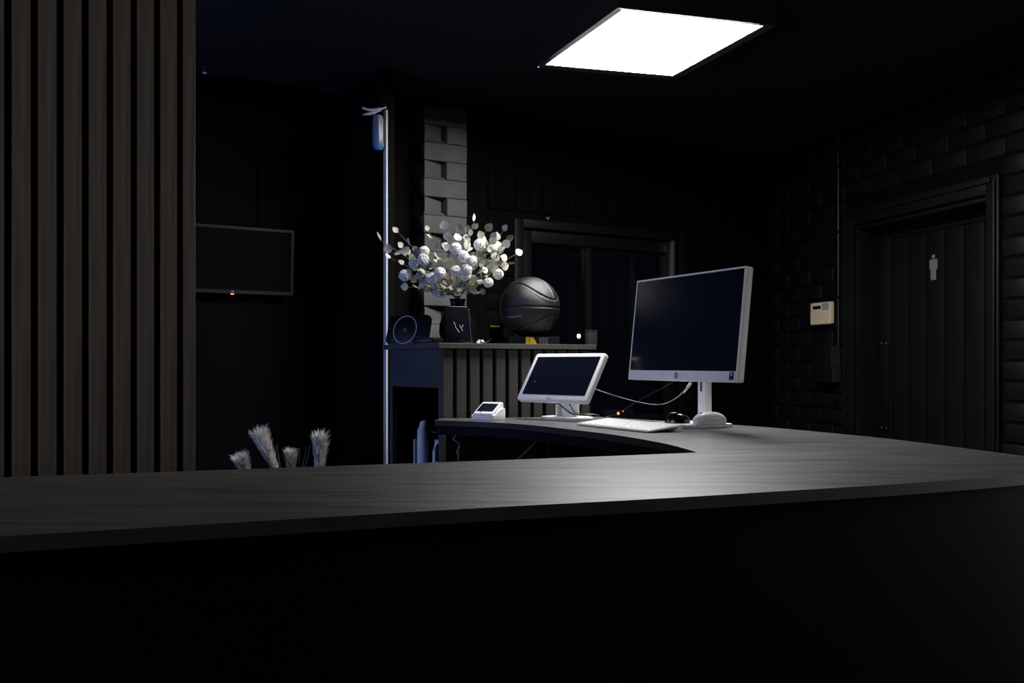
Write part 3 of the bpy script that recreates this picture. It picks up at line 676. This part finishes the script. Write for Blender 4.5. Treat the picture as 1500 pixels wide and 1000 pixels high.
def bloom_mesh():
    mb = MB(); R = .0205; bmesh.ops.create_icosphere(mb.bm, subdivisions=2, radius=R * .86); n = 110
    for k in range(n):
        z = 1 - 2 * (k + .5) / n; r = math.sqrt(1 - z * z); a = k * 2.39996
        d = Vector((r * math.cos(a), r * math.sin(a), z)); q = Matrix.Translation(d * R * .86) @ d.to_track_quat('Z', 'Y').to_matrix().to_4x4() @ Matrix.Rotation(k, 4, 'Z') @ Matrix.Rotation(.35, 4, 'X')
        s = R * .2
        mb.raw([(-s, -s * .3, 0), (-s * .6, s, s * .5), (s * .6, s, s * .5), (s, -s * .3, 0), (0, -s * .2, s * .65)], [(0, 1, 4), (1, 2, 4), (2, 3, 4), (3, 0, 4)], q)
    return mb.mesh('bloom', 'petal', 0)
BM = bloom_mesh()
def curve_to(end, bulge, n=10, start=None):
    s = MOUTH if start is None else start
    m1 = s + Vector((0, 0, .05)) + (end - s) * .12; m2 = s + (end - s) * .6 + Vector((0, 0, bulge))
    pts = []
    for k in range(n + 1):
        u = k / n; pts.append(s * (1 - u) ** 3 + m1 * 3 * u * (1 - u) ** 2 + m2 * 3 * u * u * (1 - u) + end * u ** 3)
    return pts
rnd = random.Random(11)
blooms = [(592.8, 403.4, -.05, 1), (620, 380, -.06, 1), (621, 368.5, -.02, .95), (644.5, 400, -.10, 1), (632, 407.8, -.07, .92), (667.6, 363.8, -.06, 1), (702.7, 358.3, -.05, 1.02),
          (679.5, 376, -.08, .98), (690.6, 382.5, -.12, .95), (667.6, 396.8, -.10, .92), (683.4, 395, -.13, .97), (682, 402.3, -.10, .97), (729.6, 401.6, -.03, .92), (715.5, 413.7, -.05, .84), (722, 364, 0, .85), (606, 386, 0, .85)]
BLAB = {(592.8, 403.4): 'white pompom flower drooping above the charger with the glowing ring', (620, 380): 'lower of two white pompom flowers stacked beside the white post', (621, 368.5): 'upper of two white pompom flowers stacked beside the white post',
        (667.6, 363.8): 'white pompom flower standing against the grey brick pier', (702.7, 358.3): 'highest white pompom flower of the vase bouquet', (729.6, 401.6): 'white pompom flower hanging closest above the basketball', (715.5, 413.7): 'small low white pompom flower drooping toward the basketball',
        (606, 386): 'small white pompom flower half hidden by leaves toward the white post', (722, 364): 'small white pompom flower among the pale leaves above the basketball'}
TLAB = {(558, 352): 'thin leafy branch reaching out across the white post', (583, 340): 'leafy branch reaching up between white post and brick pier', (694, 324): 'leafy branch whose round leaf tops the whole bouquet', (756, 372): 'leafy branch reaching farthest over the basketball',
        (598, 420): 'leafy branch hanging low over the glowing-ring charger', (737, 338): 'leafy branch pointing up toward the window frame', (627, 338): 'leafy branch rising before the left half of the brick pier', (652, 336): 'leafy branch rising before the right half of the brick pier'}
for (x, y, dz, sc) in blooms:
    e = px(x, y, 3.86 + dz)
    t = thing('pompom_flower', BLAB.get((x, y), 'round white pompom flower in the middle of the vase bouquet'), 'flower', MOUTH, 0, 'white pompom flowers of the bouquet')
    pts = [p - MOUTH for p in curve_to(e, .02)]
    MB().tube(pts, .0015, 5).obj('stem', 'stem', t, 60)
    link('bloom', BM, t, Matrix.Translation(pts[-1]) @ Matrix.Rotation(rnd.uniform(0, 6), 4, 'Z') @ Matrix.Rotation(rnd.uniform(0, 3), 4, 'X') @ Matrix.Scale(sc * 1.08, 4))
tips = [(558, 352, 0, 4), (572, 378, .03, 3), (583, 340, .02, 4), (590, 362, -.05, 5), (627, 338, .02, 4), (652, 336, 0, 4), (655, 352, -.05, 4), (673, 340, .05, 4), (694, 324, .0, 6), (684, 340, .04, 5),
        (712, 338, .04, 5), (726, 350, -.03, 5), (737, 338, .0, 4), (756, 372, .0, 4), (741, 352, .05, 4), (744, 386, -.06, 5), (733, 372, -.04, 6), (598, 420, .0, 4), (612, 395, .04, 6), (630, 424, -.06, 5), (648, 416, -.04, 4),
        (712, 402, .02, 6), (704, 416, -.02, 4), (726, 388, .0, 6), (640, 378, .06, 5), (702, 375, .06, 6), (655, 408, -.02, 4), (720, 352, -.02, 5), (603, 402, .05, 4), (690, 412, -.03, 3), (610, 412, -.03, 5), (632, 392, -.02, 4), (640, 428, -.03, 4), (664, 424, -.06, 5), (692, 424, -.05, 5), (655, 430, .02, 4), (703, 428, .0, 4), (676, 418, -.08, 5), (718, 396, -.06, 6), (738, 362, -.02, 5), (710, 362, .02, 6), (600, 372, .02, 5)]
for (x, y, dz, nl) in tips:
    e = px(x, y, 3.86 + dz)
    t = thing('eucalyptus_branch', TLAB.get((x, y), 'branch of round dusty grey-green leaves inside the vase bouquet'), 'branch', MOUTH, 0, 'leafy branches of the bouquet')
    pts = [p - MOUTH for p in curve_to(e, rnd.uniform(.0, .03), 14)]
    MB().tube(pts, [.0016 - .0007 * k / 14 for k in range(15)], 5).obj('stem', 'stem', t, 60)
    for k in range(nl):
        u = 1 - k * .5 / nl * rnd.uniform(.85, 1.1); i = min(13, int(u * 14)); p = pts[i].lerp(pts[i + 1], u * 14 - i) if i < 14 else pts[-1]
        tg = (pts[min(i + 1, 14)] - pts[max(i - 1, 0)]).normalized()
        sd = Vector((rnd.uniform(-1, 1), rnd.uniform(-.8, .8), rnd.uniform(-.6, 1)))
        if k == 0: dr = (tg + sd * .35).normalized()
        else: dr = (tg * .5 + sd).normalized()
        nm = Vector((rnd.uniform(-.5, .7), rnd.uniform(-1, -.1), rnd.uniform(-.2, 1))); X = dr.cross(nm).normalized(); Z = X.cross(dr)
        q = Matrix((X, dr, Z)).transposed().to_4x4()
        link('leaf', rnd.choice(LM), t, Matrix.Translation(p) @ q @ Matrix.Scale(rnd.uniform(.85, 1.25), 4))

# ================================================================== TELEVISION on the back wall (side room)
t = thing('television', 'wall mounted television with dark screen and red standby light', 'television', RW(-.992, 0, 1.725), ANG)
TV = Matrix.Translation((0, -.062, 0)) @ Matrix.Rotation(math.radians(3), 4, 'X') @ STAND
tw, th = .52, .288
MB().prism(rrect(tw, th, .004), -.03, 0, .002, mx=TV).obj('tv_housing', 'blackplastic', t, 0)
mb = MB().box(-tw / 2, -tw / 2 + .012, -th / 2, th / 2, 0, .005, mx=TV).box(tw / 2 - .012, tw / 2, -th / 2, th / 2, 0, .005, mx=TV).box(-tw / 2 + .012, tw / 2 - .012, th / 2 - .012, th / 2, 0, .005, mx=TV).box(-tw / 2 + .012, tw / 2 - .012, -th / 2, -th / 2 + .015, 0, .005, mx=TV)
mb.obj('tv_bezel', 'tvframe', t, 0)
MB().box(-tw / 2 + .012, tw / 2 - .012, -th / 2 + .015, th / 2 - .012, 0, .002, mx=TV).obj('screen', 'tvscreen', t, 0)
MB().box(-.06, .06, -.035, -.011, -.05, .05).obj('wall_bracket', 'frame', t, 0)
link('logo', text_mesh('logo', 'LG', .009, 'ink', .0002), t, TV @ Matrix.Translation((-.012, -th / 2 + .009, .0055)))
MB().box(-.018, -.006, -th / 2 - .005, -th / 2 + .001, -.004, .004, mx=TV).obj('standby_light', 'led_red', t, 0)
t = thing('cable_conduit', 'thin black conduit rising from the television', 'conduit', RW(-.86, 0, 1.86), ANG)
MB().box(-.011, .011, -.016, -.0, 0, CEIL - 1.86, .002).obj('conduit_channel', 'wall', t, 0)
# ceiling sensor
p = px(296, 97, 1.25 * 1500 / 435); 
t = thing('ceiling_sensor', 'tiny ceiling sensor with pale cap beside the slatted partition', 'sensor', (p.x + .012, p.y, CEIL))
MB().lathe([(0, 0), (.018, 0), (.018, -.008), (.008, -.011), (.005, -.03), (0, -.03)], 16).obj('sensor_base', 'frame', t)
MB().lathe([(.004, -.024), (.010, -.026), (.010, -.030), (0, -.033)], 12).obj('sensor_cap', 'bluewhite', t)

# ================================================================== WHITE POST with hanging sleeve
pp0 = Vector((-.5285, 4.30, 0))
po = struct('trim_1', pp0, ANG, MB().box(0, .008, 0, .027, 0, 2.345, .001), 'post', 'slim white post at the end of the black partition')
t = thing('plastic_sleeve', 'pale blue plastic sleeve hanging from the top of the white post', 'sleeve', pp0 + Vector((-.004, 0, 2.322)), 0)
mb = MB(); prof = [(.018, -.005), (.0225, -.02), (.0235, -.1), (.0225, -.135), (.015, -.147), (0, -.150)]
mb.lathe([(0, .0)] + prof, 14, (-.028, -.01, .0))
for v in mb.bm.verts: v.co.x += .002 * math.sin(v.co.z * 70 + v.co.y * 150); v.co.y += .003 * math.sin(v.co.x * 300)
mb.obj('sleeve_body', 'sleeve', t)
mb = MB().lathe([(.017, -.118), (.0238, -.122), (.0225, -.138), (.014, -.1495), (0, -.152)], 14, (-.028, -.011, .0)); mb.obj('sleeve_end', 'cap', t)
mb = MB().tube(catmull([Vector(p) for p in ((.006, -.006, .032), (-.02, -.012, .022), (-.06, -.014, .017), (-.095, -.016, .027))], 4), [.004] * 4 + [.007] * 5 + [.005] * 3 + [.003], 8)
mb.tube(catmull([Vector(p) for p in ((-.015, -.014, .018), (-.05, -.018, .004), (-.09, -.02, -.003))], 4), [.004] * 3 + [.006] * 4 + [.003] * 2, 8)
mb.obj('strap', 'post', t)

# ================================================================== PAMPAS in a floor vase
PV = Vector((-.905, 4.08, 0))
t = thing('floor_vase', 'tall black floor vase holding the pampas plumes', 'vase', PV)
MB().lathe([(0, 0), (.09, 0), (.11, .03), (.13, .2), (.12, .38), (.08, .5), (.075, .56), (.085, .58), (.08, .58), (.068, .555), (.068, .52), (0, .5)], 36).obj('vase_body', 'ceramic', t, 60)
PMOUTH = PV + Vector((0, 0, .54))
def plume(base, tip, wd, label, seed, fl=0):
    rr = random.Random(seed); t = thing('pampas_plume', label, 'dried grass', PMOUTH, 0, 'pampas plumes in the floor vase')
    b = base - PMOUTH; e = tip - PMOUTH
    MB().tube(catmull([Vector((rr.uniform(-.02, .02), rr.uniform(-.02, .02), 0)), b * .5 + Vector((0, 0, .02)), b, b.lerp(e, .5), e], 4), .0022, 5).obj('stem', 'stem', t)
    ax = (e - b); Ln = ax.length; ax.normalize(); u = ax.cross(Vector((0, 1, 0))).normalized(); v = ax.cross(u)
    mb = MB(); n = 1900
    for k in range(n):
        f = rr.random() ** .8; a = rr.uniform(0, 2 * PI); od = u * math.cos(a) + v * math.sin(a)
        ww = wd * 1.35 * (.4 + .7 * f) * rr.uniform(.25, 1.0)
        p0 = b + ax * Ln * (f * .9 - .12) + od * ww * .25; ln = Ln * rr.uniform(.22, .34)
        p1 = p0 + od * ww * .5 + ax * ln * .55; p2 = p0 + od * ww * .95 + ax * ln * rr.uniform(.75, 1.05) + u * (-.004)
        sdv = Vector((rr.uniform(-1, 1), rr.uniform(-.4, .4), rr.uniform(-.3, .3))).cross(ax).normalized() * .0013
        mb.raw([p0 - sdv, p0 + sdv, p1 + sdv * 1.3, p1 - sdv * 1.3, p2], [(0, 1, 2, 3), (3, 2, 4)])
    mb.obj('feather', 'pampas', t, 0)
Yp = 4.08
plume(px(366, 705, Yp - .05), px(350, 666, Yp - .1), .026, 'short creamy pampas plume leaning nearest the slatted partition', 1)
plume(px(404, 690, Yp), px(377, 628, Yp), .030, 'tall pampas plume bent over toward the slatted partition', 2)
plume(px(425, 705, Yp + .05), px(425, 657, Yp + .05), .022, 'short upright pampas plume between the two tall ones', 3)
plume(px(467, 705, Yp), px(469, 633, Yp), .028, 'tall upright pampas plume nearest the white post', 4)
for k, (x, yt) in enumerate(((440, 655), (449, 652), (455, 648), (405, 650), (447, 662))):
    e = px(x, yt, Yp + .03 * (k % 3 - 1)) - PMOUTH
    o = thing('grass_blade', 'thin green grass blade among the pampas plumes', 'grass blade', PMOUTH, 0, 'grass blades in the floor vase')
    MB().tube(catmull([Vector((.01 * (k - 2), 0, 0)), e * .5 + Vector((.01, 0, .03)), e], 5), [.0014] * 8 + [.001, .0008, .0005], 4).obj('blade', 'stem', o)

# ================================================================== ITEMS ON THE RIGHT WALL
t = thing('wall_thermostat', 'cream wall control unit with small display beside the door', 'control unit', RC + RD * .641 + Vector((0, 0, 1.554)), RANG)
KP = Matrix.Translation((0, -.013, 0)) @ STAND
MB().prism(rrect(.20, .122, .008), 0, .028, .004, mx=KP).obj('unit_body', 'beige', t)
MB().prism(rrect(.082, .018, .001), .028, .0287, mx=KP @ Matrix.Translation((-.032, .034, 0))).obj('display', 'screen', t, 0)
MB().prism(rrect(.07, .04, .001), .028, .0286, mx=KP @ Matrix.Translation((.055, .036, 0))).obj('button_panel', 'lcd', t, 0)
MB().prism(rrect(.192, .068, .003), .028, .0295, .0006, mx=KP @ Matrix.Translation((0, -.023, 0))).obj('flap', 'beige', t, 0)
t = thing('wall_dispenser', 'black wall unit with two buttons below the cream control', 'wall unit', RC + RD * .685 + Vector((0, 0, 1.277)), RANG)
MB().prism(rrect(.20, .21, .012), .0, .05, .006, mx=KP).obj('unit_body', 'blackplastic', t)
for dx in (-.045, .04): MB().prism(rrect(.04, .022, .003), .05, .054, .001, mx=KP @ Matrix.Translation((dx, .05, 0))).obj('button', 'gloss', t, 0)
MB().box(.1, .112, -.06, -.012, -.02, .098, .001).obj('side_plate', 'frame', t, 0)
MB().box(.1, .118, -.055, -.012, -.098, -.022, .001).obj('side_plate', 'frame', t, 0)
t = thing('wall_conduit', 'thin black conduit running up the wall beside the door frame', 'conduit', RC + RD * .795 + Vector((0, 0, 1.375)), RANG)
MB().tube([(0, -.022, 0), (0, -.022, CEIL - 1.375)], .009, 10).obj('conduit_pipe', 'trim', t)
for z in (.25, .6, .95): MB().box(-.014, .014, -.034, -.012, z, z + .016, .001).obj('clip', 'trim', t, 0)

# ================================================================== BY THE WINDOW
t = thing('window_lock_box', 'small grey lock box on the window mullion', 'lock box', RW(.98, 0, 1.415), ANG)
MB().box(-.030, .030, -.005, .0295, -.04, .036, .003).obj('lock_case', 'lockgrey', t)
MB().box(-.030, .030, -.01, .0295, .036, .044, .002).obj('lock_cover', 'lockgrey', t)
p = px(847.5, 492, 6.6)
t = thing('glow_point', 'small bright bulb on a post beyond the dark window', 'lamp', (p.x, p.y, 0))  # bright point in the window, modelled as a glowing bulb on a post
MB().lathe([(0, 0), (.05, 0), (.05, .02), (.016, .03), (.014, p.z - .03), (.022, p.z - .02), (0, p.z - .018)], 14).obj('bulb_post', 'frame', t)
MB().lathe([(0, -.013), (.008, -.011), (.0125, 0), (.008, .011), (0, .013)], 14, (0, 0, p.z)).obj('bulb', 'bulb', t)
p = RW(.66, 0, 0)
t = thing('wall_hook', 'tiny pale hook on the wall above the window', 'hook', RW(.66, 0, 2.03), ANG)
MB().tube([(0, -.012, .01), (0, -.03, .008), (.004, -.034, -.004), (.012, -.034, .012)], .0035, 6).obj('hook_wire', 'steel', t)
